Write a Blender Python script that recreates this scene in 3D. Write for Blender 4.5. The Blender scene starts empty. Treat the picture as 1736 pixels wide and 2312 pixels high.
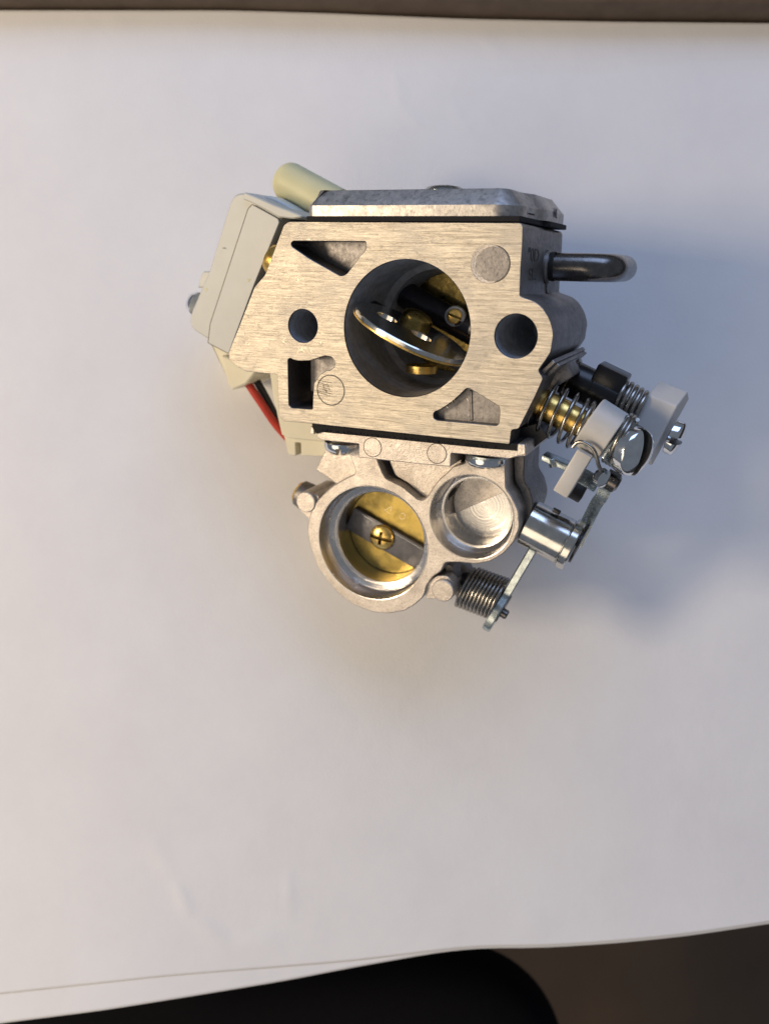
import bpy, bmesh, math, random
from mathutils import Vector, Matrix, noise
from mathutils.geometry import tessellate_polygon
random.seed(7)
PI = math.pi
# ------------------------------------------------------------------ camera
# one Blender unit is one centimetre
scn = bpy.context.scene
scn.unit_settings.scale_length = 0.01
COL = scn.collection
F = 1964.8                       # focal length in photograph pixels
CAMH = 25.87                      # height of the lens over the paper
cam_d = bpy.data.cameras.new('camera'); cam = bpy.data.objects.new('camera', cam_d); COL.objects.link(cam)
cam.location = (0, 0, CAMH)
cam_d.sensor_fit = 'VERTICAL'; cam_d.sensor_height = 36; cam_d.lens = F / 2312 * 36
cam_d.clip_start = 1; cam_d.clip_end = 1000
cam_d.dof.use_dof = True; cam_d.dof.focus_distance = 20.2; cam_d.dof.aperture_fstop = 0.13
scn.camera = cam
# ------------------------------------------------------------------ light
world = bpy.data.worlds.new('World'); scn.world = world; world.use_nodes = True
bg = world.node_tree.nodes['Background']
bg.inputs[0].default_value = (0.78, 0.86, 1.0, 1); bg.inputs[1].default_value = 0.19
def lamp(name, loc, target, energy, color, sx, sy):
    d = bpy.data.lights.new(name, 'AREA'); d.shape = 'RECTANGLE'; d.size = sx; d.size_y = sy
    d.energy = energy; d.color = color
    o = bpy.data.objects.new(name, d); COL.objects.link(o); o.location = loc
    o.rotation_euler = (Vector(target) - Vector(loc)).to_track_quat('-Z', 'Y').to_euler()
    return o
lamp('warm_room_lamp', (-72, 1.5, 49), (0, 0, 2), 49500, (1.0, 0.80, 0.56), 24, 10)
lamp('warm_ceiling_lamp', (-58, -46, 66), (0, 0, 2), 19500, (1.0, 0.81, 0.58), 60, 60)  # added fill with no seen source, lightens the lower part of the shadow
lamp('window_light', (22, 84, 72), (0, 0, 0), 55000, (0.46, 0.62, 1.0), 100, 60)
scn.view_settings.view_transform = 'Standard'; scn.view_settings.look = 'None'
scn.view_settings.exposure = 0; scn.view_settings.gamma = 1
# ------------------------------------------------------------------ frame of the carburetor
N = Vector((-0.38201952, -0.24536481, 0.89098664))
EX = Vector((0.92393551, -0.12237857, 0.36244539))
EY = N.cross(EX)
ORI = Vector(((916 - 868) / F * 20, -(744 - 1156) / F * 20, -20))
ROOTM = Matrix(((EX.x, EY.x, N.x, ORI.x), (EX.y, EY.y, N.y, ORI.y), (EX.z, EY.z, N.z, ORI.z + CAMH), (0, 0, 0, 1)))
def L(u, v, z=0.0):              # point of the photograph -> point of the carburetor at height z over its front face
    d = Vector(((u - 868) / F, -(v - 1156) / F, -1)); o = ORI + N * z
    q = d * (o.dot(N) / d.dot(N)) - ORI
    return Vector((q.dot(EX), q.dot(EY), z))
def S(u, v, z=0.0):              # centimetres per pixel there
    p = L(u, v, z); return -(ORI + EX * p.x + EY * p.y + N * z).z / F
def P2(pts, z): return [L(u, v, z).to_2d() for u, v in pts]
def W(u, v, h=0.0):              # point of the photograph -> world point at height h over the paper
    d = CAMH - h; return Vector(((u - 868) / F * d, -(v - 1156) / F * d, h))
# ------------------------------------------------------------------ materials
MATS = {}
def mat(name, color, metal=0.0, rough=0.5, **k):
    m = bpy.data.materials.new(name); m.use_nodes = True; nt = m.node_tree; b = nt.nodes['Principled BSDF']
    b.inputs['Base Color'].default_value = (*color, 1); b.inputs['Metallic'].default_value = metal
    b.inputs['Roughness'].default_value = rough
    if 'sss' in k:
        b.inputs['Subsurface Weight'].default_value = k['sss']; b.inputs['Subsurface Radius'].default_value = (0.3, 0.25, 0.2)
        b.inputs['Subsurface Scale'].default_value = 0.5
    if 'trans' in k: b.inputs['Transmission Weight'].default_value = k['trans']
    if 'spec' in k: b.inputs['Specular IOR Level'].default_value = k['spec']
    co = nt.nodes.new('ShaderNodeTexCoord')
    def nz(scale, vec=(1, 1, 1), detail=4, rgh=0.6, off=(0, 0, 0)):
        mp = nt.nodes.new('ShaderNodeMapping'); mp.inputs['Scale'].default_value = vec; mp.inputs['Location'].default_value = off
        nt.links.new(co.outputs['Object'], mp.inputs[0])
        n = nt.nodes.new('ShaderNodeTexNoise'); n.inputs['Scale'].default_value = scale; n.inputs['Detail'].default_value = detail
        n.inputs['Roughness'].default_value = rgh; nt.links.new(mp.outputs[0], n.inputs[0]); return n.outputs[0]
    def rng(src, a, b2, c, d):
        r = nt.nodes.new('ShaderNodeMapRange'); nt.links.new(src, r.inputs[0])
        for i, v in enumerate((a, b2, c, d)): r.inputs[i + 1].default_value = v
        return r.outputs[0]
    def mix(fac, A, B):
        x = nt.nodes.new('ShaderNodeMix'); x.data_type = 'RGBA'; nt.links.new(fac, x.inputs[0])
        for s, v in ((x.inputs[6], A), (x.inputs[7], B)):
            if isinstance(v, tuple): s.default_value = (*v, 1)
            else: nt.links.new(v, s)
        return x.outputs[2]
    def math_(op, a, b2):
        x = nt.nodes.new('ShaderNodeMath'); x.operation = op
        for i, v in enumerate((a, b2)):
            if isinstance(v, (int, float)): x.inputs[i].default_value = v
            else: nt.links.new(v, x.inputs[i])
        return x.outputs[0]
    def bump(h, strength, dist, prev=None):
        x = nt.nodes.new('ShaderNodeBump'); x.inputs['Strength'].default_value = strength; x.inputs['Distance'].default_value = dist
        nt.links.new(h, x.inputs['Height'])
        if prev: nt.links.new(prev, x.inputs['Normal'])
        nt.links.new(x.outputs[0], b.inputs['Normal']); return x.outputs[0]
    if k.get('fn'): k['fn'](nt, b, co, nz, rng, mix, math_, bump)
    elif 'vary' in k and metal == 0:
        v, sc = k['vary']; c2 = tuple(c * (1 - v) for c in color)
        nt.links.new(mix(rng(nz(sc), 0.3, 0.7, 0, 1), c2, color), b.inputs['Base Color'])
        if 'grain' in k: bump(nz(k['grain'][0], detail=2), k['grain'][1], k['grain'][2])
    elif 'vary' in k:
        v, sc = k['vary']; c2 = tuple(c * (1 - v) for c in color)
        nt.links.new(mix(rng(nz(sc), 0.35, 0.65, 0, 1), c2, color), b.inputs['Base Color'])
        nt.links.new(rng(nz(sc * 2.3), 0.3, 0.7, rough * 0.75, min(1, rough * 1.3)), b.inputs['Roughness'])
        if 'grain' in k: bump(nz(k['grain'][0], detail=2), k['grain'][1], k['grain'][2])
    MATS[name] = m; return m
def brushed_fn(nt, b, co, nz, rng, mix, math_, bump):
    st = nz(1.0, (1.5, 36, 4), 6, 0.75); st2 = nz(1.0, (0.5, 15, 2), 3, 0.5, (5, 2, 1)); big = nz(0.8, detail=3)
    f = math_('ADD', math_('MULTIPLY', st, 0.6), math_('MULTIPLY', st2, 0.4))
    c = mix(rng(f, 0.38, 0.62, 0, 1), (0.36, 0.32, 0.265), (0.92, 0.84, 0.70))
    fine = nz(1.0, (3, 75, 4), 4, 0.75, (1, 7, 3))
    c = mix(rng(fine, 0.58, 0.72, 0, 0.5), c, (0.20, 0.18, 0.16))
    c = mix(rng(big, 0.45, 0.68, 0, 0.5), c, (0.42, 0.395, 0.37))
    c = mix(rng(nz(3.4, (1, 1.3, 1), 6, 0.7, (4, 4, 2)), 0.56, 0.72, 0, 0.6), c, (0.30, 0.28, 0.235))
    c = mix(rng(nz(9, detail=3, off=(7, 2, 5)), 0.68, 0.74, 0, 0.6), c, (0.95, 0.9, 0.8))
    nt.links.new(c, b.inputs['Base Color'])
    nt.links.new(rng(st2, 0.3, 0.7, 0.48, 0.64), b.inputs['Roughness'])
    b.inputs['Anisotropic'].default_value = 0.0
    n1 = bump(f, 0.9, 0.02); bump(fine, 0.6, 0.006, n1)
mat('brushed', (0.8, 0.76, 0.7), 1, 0.42, fn=brushed_fn)
def cast_fn(base, dark, grain, gs=0.5):
    def fn(nt, b, co, nz, rng, mix, math_, bump):
        c = mix(rng(nz(1.6), 0.35, 0.7, 0, 1), base, dark)
        c = mix(rng(nz(grain * 0.7, detail=4), 0.5, 0.66, 0, 0.55), c, tuple(x * 0.36 for x in base))
        c = mix(rng(nz(14, (1, 1, 0.4), off=(3, 9, 1)), 0.66, 0.72, 0, 0.5), c, tuple(x * 0.3 for x in base))
        nt.links.new(c, b.inputs['Base Color'])
        nt.links.new(rng(nz(5), 0.3, 0.7, 0.42, 0.58), b.inputs['Roughness'])
        n1 = bump(nz(grain, detail=2), gs, 0.008); bump(nz(9), 0.2, 0.03, n1)
    return fn
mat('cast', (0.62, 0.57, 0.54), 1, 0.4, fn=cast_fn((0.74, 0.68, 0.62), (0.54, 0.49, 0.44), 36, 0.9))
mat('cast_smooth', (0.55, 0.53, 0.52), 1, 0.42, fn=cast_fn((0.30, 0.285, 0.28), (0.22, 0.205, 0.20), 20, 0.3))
mat('die_cast', (0.6, 0.58, 0.58), 1, 0.36, fn=cast_fn((0.60, 0.57, 0.53), (0.46, 0.44, 0.43), 12, 0.15))
def machined_fn(cx, cy, axis_only=False, scale=55, base=(0.86, 0.83, 0.80)):
    def fn(nt, b, co, nz, rng, mix, math_, bump):
        sp = nt.nodes.new('ShaderNodeSeparateXYZ'); nt.links.new(co.outputs['Object'], sp.inputs[0])
        dx = math_('SUBTRACT', sp.outputs[0], cx); dy = math_('SUBTRACT', sp.outputs[1], cy)
        r = math_('SQRT', math_('ADD', math_('MULTIPLY', dx, dx), math_('MULTIPLY', dy, dy)), 0)
        cb = nt.nodes.new('ShaderNodeCombineXYZ'); nt.links.new(r, cb.inputs[0]); nt.links.new(sp.outputs[2], cb.inputs[1])
        n = nt.nodes.new('ShaderNodeTexNoise'); n.inputs['Scale'].default_value = scale; n.inputs['Detail'].default_value = 3
        nt.links.new(cb.outputs[0], n.inputs[0])
        nt.links.new(mix(rng(n.outputs[0], 0.35, 0.65, 0, 1), base, tuple(x * 0.72 for x in base)), b.inputs['Base Color'])
        nt.links.new(rng(nz(3), 0.3, 0.7, 0.16, 0.3), b.inputs['Roughness'])
        n1 = bump(n.outputs[0], 0.6, 0.012); bump(nz(8), 0.08, 0.05, n1)
    return fn
def brass_fn(base, stain, r0=0.2, r1=0.42):
    def fn(nt, b, co, nz, rng, mix, math_, bump):
        c = mix(rng(nz(2.6, off=(2, 1, 0)), 0.42, 0.62, 0, 1), base, stain)
        c = mix(rng(nz(11), 0.6, 0.72, 0, 0.6), c, tuple(x * 0.35 for x in base))
        nt.links.new(c, b.inputs['Base Color']); nt.links.new(rng(nz(6), 0.3, 0.7, r0, r1), b.inputs['Roughness'])
        bump(nz(25), 0.15, 0.01)
    return fn
mat('brass', (0.8, 0.55, 0.15), 1, 0.25, fn=brass_fn((0.86, 0.60, 0.20), (0.72, 0.47, 0.13)))
mat('brass_plate', (0.8, 0.55, 0.15), 1, 0.25, fn=brass_fn((0.47, 0.345, 0.10), (0.31, 0.235, 0.075), 0.3, 0.5))
mat('brass_dark', (0.3, 0.2, 0.05), 1, 0.3, fn=brass_fn((0.36, 0.265, 0.085), (0.18, 0.135, 0.045)))
mat('bore_dark', (0.50, 0.54, 0.62), 0.45, 0.48, vary=(0.3, 5), grain=(40, 0.2, 0.01))
mat('black_steel', (0.045, 0.045, 0.055), 0.7, 0.34, vary=(0.3, 7), grain=(60, 0.12, 0.01))
mat('black_gloss', (0.009, 0.009, 0.011), 0, 0.27, vary=(0.3, 7), grain=(50, 0.1, 0.01))
mat('black_plastic', (0.012, 0.012, 0.014), 0, 0.38, vary=(0.3, 9), grain=(70, 0.15, 0.01))  # also colours the slabs that stand in for shade
mat('shaft_steel', (0.15, 0.15, 0.165), 0.8, 0.5, vary=(0.2, 6), grain=(60, 0.12, 0.01))
mat('gasket', (0.012, 0.011, 0.012), 0, 0.85, vary=(0.5, 20), grain=(45, 0.8, 0.03))
mat('dirt', (0.02, 0.018, 0.016), 0.2, 0.8)
mat('chrome', (0.80, 0.83, 0.86), 1, 0.12, vary=(0.15, 5))
mat('zinc', (0.60, 0.67, 0.68), 1, 0.26, vary=(0.35, 6), grain=(30, 0.3, 0.012))
mat('plated', (0.70, 0.69, 0.66), 1, 0.17, vary=(0.18, 3), grain=(25, 0.08, 0.01))
mat('dark_tube', (0.19, 0.18, 0.175), 1, 0.24, vary=(0.3, 4), grain=(50, 0.12, 0.01))
mat('spring_steel', (0.40, 0.38, 0.35), 1, 0.25, vary=(0.3, 6))
mat('nylon', (0.56, 0.55, 0.535), 0, 0.42, sss=0.5, vary=(0.05, 3), grain=(12, 0.1, 0.02))
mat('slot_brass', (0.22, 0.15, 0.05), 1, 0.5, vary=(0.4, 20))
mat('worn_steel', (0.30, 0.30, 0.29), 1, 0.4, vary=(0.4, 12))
mat('seam_plastic', (0.16, 0.15, 0.12), 0, 0.6)
mat('worn', (0.09, 0.085, 0.08), 0.5, 0.6)  # dark grey of the lettering and the mark grooves
mat('grey_plastic', (0.53, 0.54, 0.505), 0, 0.45, sss=0.08, vary=(0.06, 2), grain=(80, 0.12, 0.006))
mat('cream_plastic', (0.74, 0.70, 0.55), 0, 0.5, sss=0.25, vary=(0.06, 2), grain=(60, 0.1, 0.006))
mat('pale_rubber', (0.66, 0.63, 0.38), 0, 0.5, sss=0.35, vary=(0.06, 2), grain=(60, 0.1, 0.006))
mat('lip_plastic', (0.62, 0.68, 0.70), 0, 0.3, sss=0.3, vary=(0.05, 3))
mat('red_wire', (0.50, 0.04, 0.022), 0, 0.42, vary=(0.12, 5))
mat('black_wire', (0.012, 0.012, 0.014), 0, 0.4)
mat('scratch', (0.85, 0.76, 0.6), 1, 0.45)
def paper_fn(nt, b, co, nz, rng, mix, math_, bump):
    nt.links.new(mix(rng(nz(0.35), 0.3, 0.7, 0, 1), (0.80, 0.80, 0.815), (0.76, 0.755, 0.775)), b.inputs['Base Color'])
    n1 = bump(nz(13, detail=5), 0.42, 0.016); bump(nz(1.1, detail=3), 0.25, 0.05, n1)
mat('paper', (0.8, 0.8, 0.8), 0, 0.85, fn=paper_fn, spec=0.2)
mat('board', (0.14, 0.105, 0.08), 0, 0.55, vary=(0.25, 1.5), grain=(10, 0.2, 0.02), spec=0.2)
mat('desk', (0.16, 0.10, 0.06), 0, 0.5, vary=(0.3, 0.5))
mat('floor', (0.085, 0.052, 0.028), 0, 0.6, vary=(0.45, 0.05))
mat('cushion', (0.006, 0.006, 0.008), 0, 0.9, vary=(0.2, 4), spec=0.1)
M = MATS
# ------------------------------------------------------------------ mesh helpers
def link(name, me, m, parent=None, smooth=30, loc=None):
    me.materials.clear(); me.materials.append(M[m] if isinstance(m, str) else m)
    for p in me.polygons: p.use_smooth = True
    me.set_sharp_from_angle(angle=math.radians(smooth))
    o = bpy.data.objects.new(name, me); COL.objects.link(o)
    if parent is not None: o.parent = parent
    if loc is not None: o.location = loc
    return o
def mesh_of(bm, name='mesh', rm=1e-5):
    if rm: bmesh.ops.remove_doubles(bm, verts=bm.verts, dist=rm)
    me = bpy.data.meshes.new(name); bm.to_mesh(me); bm.free(); return me
def area(p): return 0.5 * sum(p[i][0] * p[(i + 1) % len(p)][1] - p[(i + 1) % len(p)][0] * p[i][1] for i in range(len(p)))
def orient(p, ccw): return list(p) if (area(p) > 0) == ccw else list(reversed(p))
def offset(p, d):                # moves every vertex to the left of the loop's direction
    n = len(p); out = []
    for i in range(n):
        a, b, c = Vector(p[i - 1]), Vector(p[i]), Vector(p[(i + 1) % n])
        e1 = (b - a); e2 = (c - b)
        if e1.length < 1e-7 or e2.length < 1e-7: out.append(b.copy()); continue
        e1.normalize(); e2.normalize()
        n1 = Vector((-e1.y, e1.x)); n2 = Vector((-e2.y, e2.x)); m = n1 + n2
        if m.length < 0.3: m = n1
        m.normalize(); out.append(b + m * (d / max(0.5, m.dot(n1))))
    return out
def rnd(p, r, seg=4):            # rounds the corners of a loop
    n = len(p); out = []
    for i in range(n):
        a, b, c = Vector(p[i - 1]), Vector(p[i]), Vector(p[(i + 1) % n])
        rr = r[i] if isinstance(r, (list, tuple)) else r
        e1, e2 = a - b, c - b; l = min(rr, e1.length * 0.45, e2.length * 0.45)
        if l < 1e-4 or abs(e1.normalized().dot(e2.normalized()) + 1) < 0.01: out.append(b); continue
        s, e = b + e1.normalized() * l, b + e2.normalized() * l
        for k in range(seg + 1):
            t = k / seg; out.append(s * (1 - t) ** 2 + b * 2 * t * (1 - t) + e * t * t)
    return out
def circle(c, r, n=64): return [Vector((c[0] + r * math.cos(2 * PI * k / n), c[1] + r * math.sin(2 * PI * k / n))) for k in range(n)]
def prism(bm, loops, zt, zb, bt=0.0, bb=0.0, T=None, caps=(True, True)):
    loops = [orient(l, i == 0) for i, l in enumerate(loops)]
    T = T or Matrix.Identity(4)
    levels = []
    if bt: levels.append((bt, zt)); levels.append((0, zt - bt))
    else: levels.append((0, zt))
    if bb: levels.append((0, zb + bb)); levels.append((bb, zb))
    else: levels.append((0, zb))
    lv = []
    for d, z in levels:
        lv.append([[bm.verts.new(T @ Vector((q[0], q[1], z))) for q in (offset(l, d) if d else l)] for l in loops])
    for a, b in zip(lv, lv[1:]):
        for la, lb in zip(a, b):
            n = len(la)
            for i in range(n):
                j = (i + 1) % n
                bm.faces.new((la[i], lb[i], lb[j], la[j]))
    for k, up in ((0, True), (-1, False)):
        if not caps[0 if up else 1]: continue
        d, z = levels[k]
        fl = [v for l in lv[k] for v in l]
        tris = tessellate_polygon([[Vector((q[0], q[1], 0)) for q in (offset(l, d) if d else l)] for l in loops])
        for t in tris:
            vs = [fl[i] for i in t]
            if len(set(vs)) < 3: continue
            P = [T.inverted() @ v.co for v in vs]
            w = (P[1] - P[0]).cross(P[2] - P[0]).z
            if (w > 0) != up: vs.reverse()
            try: bm.faces.new(vs)
            except ValueError: pass
    return bm
def plate(name, loops, zt, zb, m, parent, bt=0.012, bb=0.0, T=None, smooth=30):
    bm = bmesh.new(); prism(bm, loops, zt, zb, bt, bb, T)
    return link(name, mesh_of(bm), m, parent, smooth)
def frame(a, d, up=None):        # matrix whose Z runs along d from a
    z = Vector(d).normalized(); u = Vector(up) if up is not None else (Vector((0, 0, 1)) if abs(z.z) < 0.9 else Vector((1, 0, 0)))
    x = u.cross(z).normalized(); y = z.cross(x)
    return Matrix(((x.x, y.x, z.x, a[0]), (x.y, y.y, z.y, a[1]), (x.z, y.z, z.z, a[2]), (0, 0, 0, 1)))
def lathe(bm, prof, T, n=48, close=False):   # prof: (height, radius)
    rings = []
    for h, r in prof:
        if r < 1e-6: rings.append([bm.verts.new(T @ Vector((0, 0, h)))])
        else: rings.append([bm.verts.new(T @ Vector((r * math.cos(2 * PI * k / n), r * math.sin(2 * PI * k / n), h))) for k in range(n)])
    for a, b in zip(rings, rings[1:]):
        for k in range(n):
            j = (k + 1) % n
            if len(a) == 1: bm.faces.new((a[0], b[j], b[k]))
            elif len(b) == 1: bm.faces.new((a[k], a[j], b[0]))
            else: bm.faces.new((a[k], a[j], b[j], b[k]))
    return bm
def turned(name, prof, T, m, parent, n=48, smooth=30):
    bm = bmesh.new(); lathe(bm, prof, T, n); bmesh.ops.recalc_face_normals(bm, faces=bm.faces)
    return link(name, mesh_of(bm), m, parent, smooth)
def rod(name, a, b, r, m, parent, bev=0.02, n=40):
    h = (Vector(b) - Vector(a)).length
    return turned(name, [(0, 0), (0, r - bev), (bev, r), (h - bev, r), (h, r - bev), (h, 0)], frame(a, Vector(b) - Vector(a)), m, parent, n)
def sweep(bm, pts, r, n=12, cap=True):
    pts = [Vector(p) for p in pts]; up = None; rings = []
    for i, p in enumerate(pts):
        t = (pts[min(i + 1, len(pts) - 1)] - pts[max(i - 1, 0)]).normalized()
        if up is None: up = t.orthogonal().normalized()
        up = (up - t * up.dot(t)).normalized(); s = t.cross(up)
        rr = r[i] if isinstance(r, list) else r
        rings.append([bm.verts.new(p + (up * math.cos(2 * PI * k / n) + s * math.sin(2 * PI * k / n)) * rr) for k in range(n)])
    for a, b in zip(rings, rings[1:]):
        for k in range(n): j = (k + 1) % n; bm.faces.new((a[k], a[j], b[j], b[k]))
    if cap: bm.faces.new(list(reversed(rings[0]))); bm.faces.new(rings[-1])
    return bm
def wire(name, pts, r, m, parent, n=12):
    bm = bmesh.new(); sweep(bm, pts, r, n); return link(name, mesh_of(bm, rm=0), m, parent, 60)
def smoothpath(pts, k=8):
    pts = [Vector(p) for p in pts]; out = []
    for i in range(len(pts) - 1):
        p0, p1, p2, p3 = pts[max(i - 1, 0)], pts[i], pts[i + 1], pts[min(i + 2, len(pts) - 1)]
        for j in range(k):
            t = j / k
            out.append(0.5 * ((2 * p1) + (p2 - p0) * t + (2 * p0 - 5 * p1 + 4 * p2 - p3) * t * t + (3 * p1 - p0 - 3 * p2 + p3) * t ** 3))
    out.append(pts[-1]); return out
def helix(a, b, R, turns, normal=None, squeeze=None, steps=40, phase=0.0):
    a, b = Vector(a), Vector(b); nrm = Vector(normal) if normal is not None else b - a
    T = frame((0, 0, 0), nrm); X, Y = T.col[0].to_3d(), T.col[1].to_3d(); pts = []
    tot = int(turns * steps)
    for i in range(tot + 1):
        t = i / tot; s = squeeze(t) if squeeze else t
        an = 2 * PI * turns * t + phase; rr = R(t) if callable(R) else R
        pts.append(a.lerp(b, s) + X * math.cos(an) * rr + Y * math.sin(an) * rr)
    return pts
def boxbm(bm, T, sx, sy, sz, bev=0.02, seg=2):
    r = bmesh.ops.create_cube(bm, size=1.0, matrix=T @ Matrix.Diagonal((sx, sy, sz, 1)))
    if bev: bmesh.ops.bevel(bm, geom=list({e for v in r['verts'] for e in v.link_edges}), offset=bev, segments=seg, profile=0.5, affect='EDGES')
    return bm
def block(name, T, sx, sy, sz, m, parent, bev=0.02, seg=2):
    bm = bmesh.new(); boxbm(bm, T, sx, sy, sz, bev, seg); return link(name, mesh_of(bm), m, parent)
def basis(c, x, y):              # matrix with X along x and Y near y
    x = Vector(x).normalized(); z = x.cross(Vector(y)).normalized(); y = z.cross(x)
    return Matrix(((x.x, y.x, z.x, c[0]), (x.y, y.y, z.y, c[1]), (x.z, y.z, z.z, c[2]), (0, 0, 0, 1)))
def cut(o, cutters):             # real slots and holes: boolean, applied
    for bm in cutters:
        me = mesh_of(bm); c = bpy.data.objects.new('cutter', me); COL.objects.link(c); c.parent = o.parent
        c.data.materials.append(M['slot_brass'] if 'brass' in o.data.materials[0].name else M['worn_steel'])  # faces of the cut are darker than the head
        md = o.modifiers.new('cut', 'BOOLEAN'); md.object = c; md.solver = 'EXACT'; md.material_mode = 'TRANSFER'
        bpy.context.view_layer.update()
        ev = o.evaluated_get(bpy.context.evaluated_depsgraph_get())
        new = bpy.data.meshes.new_from_object(ev); o.modifiers.clear(); o.data = new
        bpy.data.objects.remove(c); print('cut', o.name, len(new.vertices))
    for p in o.data.polygons: p.use_smooth = True
    o.data.set_sharp_from_angle(angle=math.radians(30))
def screw(name, c, d, r, h, m, parent, kind='slot', ang=0.0, skirt=0.06, sw=0.16, label=None):
    T = frame(c, d) @ Matrix.Rotation(ang, 4, 'Z')
    prof = [(-0.02, 0), (-0.02, r * 0.97), (0.0, r), (skirt, r)]
    for k in range(1, 11):
        a = k / 10 * PI / 2; prof.append((skirt + (h - skirt) * math.sin(a), r * math.cos(a) if k < 10 else 0))
    o = turned(name, prof, T, m, parent, 48, 35)
    cs = []
    dep = h * (0.95 if kind == 'cross' else 0.75)
    if kind in ('slot', 'cross'):
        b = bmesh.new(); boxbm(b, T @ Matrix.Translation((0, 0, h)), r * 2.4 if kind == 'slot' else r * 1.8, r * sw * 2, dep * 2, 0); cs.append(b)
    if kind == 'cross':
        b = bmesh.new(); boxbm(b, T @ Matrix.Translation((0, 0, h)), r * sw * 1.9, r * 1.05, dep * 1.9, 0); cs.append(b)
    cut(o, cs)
    if label: o['label'] = label
    return o
def top(o, label=None, cat=None, kind=None):
    if label: o['label'] = label
    if cat: o['category'] = cat
    if kind: o['kind'] = kind
    return o
# ------------------------------------------------------------------ floor, desk, paper
bm = bmesh.new(); bmesh.ops.create_grid(bm, x_segments=4, y_segments=4, size=300)
fl = link('floor', mesh_of(bm), 'floor'); fl.location = (0, 0, -62); top(fl, kind='structure')
TOP = [(-260, 20), (0, 23), (522, 23), (731, 29), (1045, 42), (1400, 49), (1736, 52), (2000, 56)]
BOT = [(-260, 2350), (0, 2311), (230, 2282), (418, 2252), (648, 2214), (800, 2184), (993, 2150), (1080, 2141), (1233, 2140), (1400, 2129), (1547, 2114), (1736, 2086), (2000, 2040)]
BOT1 = [(-260, 2270), (0, 2245), (380, 2204), (680, 2180), (800, 2170), (993, 2146), (1080, 2137), (1233, 2136), (1400, 2125), (1547, 2110), (1736, 2082), (2000, 2036)]
def interp(tab, u):
    for (a, va), (b, vb) in zip(tab, tab[1:]):
        if u <= b:
            t = (u - a) / (b - a); return va + (vb - va) * t
    return tab[-1][1]
def smooth_interp(tab, u): return (interp(tab, u - 50) + interp(tab, u) * 2 + interp(tab, u + 50)) / 4 if -200 < u < 1950 else interp(tab, u)
def crease(x, y, p, q, w, h):
    p, q = Vector(p), Vector(q); d = q - p; v = Vector((x, y)) - p; t = max(0, min(1, v.dot(d) / d.dot(d)))
    dist = (v - d * t).length; return h * math.exp(-(dist / w) ** 2) * math.sin(PI * min(1, max(0, t * 0.9 + 0.05)))
CR = [((335, 1880), (395, 1985), 0.30, 0.028), ((395, 1985), (432, 2075), 0.20, 0.035), ((432, 2075), (520, 2135), 0.26, 0.028), ((520, 2135), (640, 2120), 0.3, 0.02), ((650, 1960), (655, 2070), 0.15, 0.02),
      ((890, 150), (905, 250), 0.18, 0.016), ((905, 250), (960, 285), 0.16, 0.016), ((1010, 230), (1060, 300), 0.2, 0.012), ((1090, 80), (1130, 130), 0.2, 0.012), ((1170, 2040), (1230, 2120), 0.4, 0.02),
      ((560, 1700), (760, 1560), 1.2, 0.05), ((1100, 1700), (1500, 1850), 1.4, 0.05), ((1220, 110), (1560, 150), 0.5, 0.02)]
CR = [(W(*a).to_2d(), W(*b).to_2d(), w, h) for a, b, w, h in CR]
def sheet(name, bot, z0, nx=260, ny=340, curl=0.0):
    vs, fs = [], []
    for j in range(ny + 1):
        for i in range(nx + 1):
            u = -260 + 2260 * i / nx; t = j / ny
            vt, vb = smooth_interp(TOP, u), smooth_interp(bot, u); v = vt + (vb - vt) * t
            p = W(u, v); z = z0 + 0.085 * (noise.noise(Vector((p.x * 0.16, p.y * 0.13, 2.2))) + 0.6)
            for a, b, w, h in CR: z += crease(p.x, p.y, a, b, w, h * 0.85)
            e = max(0, (v - 1850) / 400); z += curl * e * e * (0.6 + 0.5 * math.sin(u * 0.0042 + 0.6))
            k = (CAMH - z) / CAMH
            vs.append((p.x * k, p.y * k, z))
    for j in range(ny):
        for i in range(nx):
            a = j * (nx + 1) + i; fs.append((a, a + nx + 1, a + nx + 2, a + 1))
    me = bpy.data.meshes.new(name); me.from_pydata(vs, [], fs)
    o = link(name, me, 'paper', None, 60)
    sm = o.modifiers.new('thickness', 'SOLIDIFY'); sm.thickness = 0.012; sm.offset = -1
    return o
top(sheet('paper_sheet', BOT1, 0.03, curl=0.25), 'upper sheet of white paper lying directly under the carburetor', 'paper')
top(sheet('paper_sheet', BOT, 0.008, curl=0.25), 'lower sheet of white paper, only a strip of it showing along the bottom left edge', 'paper')
bm = bmesh.new(); dk = [W(u, interp(TOP, u) - 40).to_2d() for u in (-400, 2100)] + [W(u, interp(BOT, min(u, 1990)) - 70).to_2d() for u in (2100, 1500, 1000, 500, -400)]
bm = bmesh.new(); prism(bm, [dk], -0.14, -2.5, 0.1, 0.1)
top(link('desk', mesh_of(bm), 'desk'), 'wooden desk top hidden beneath the sheets of white paper', 'desk')
bm = bmesh.new()
bd = [W(u, interp(TOP, u) - 2, 0.0).to_2d() for u in (-300, 0, 300, 522, 731, 900, 1045, 1400, 1736, 2000)] + [W(2000, -300).to_2d(), W(-300, -300).to_2d()]
prism(bm, [bd], 1.05, -0.1, 0.12, 0.0)
top(link('dark_board', mesh_of(bm), 'board'), 'dark brown board along the far edge of the white paper', 'board')
bm = bmesh.new()                 # black cushion under the near edge
c = W(560, 2700, -9)
n1, n2 = 96, 48; grid = []
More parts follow.
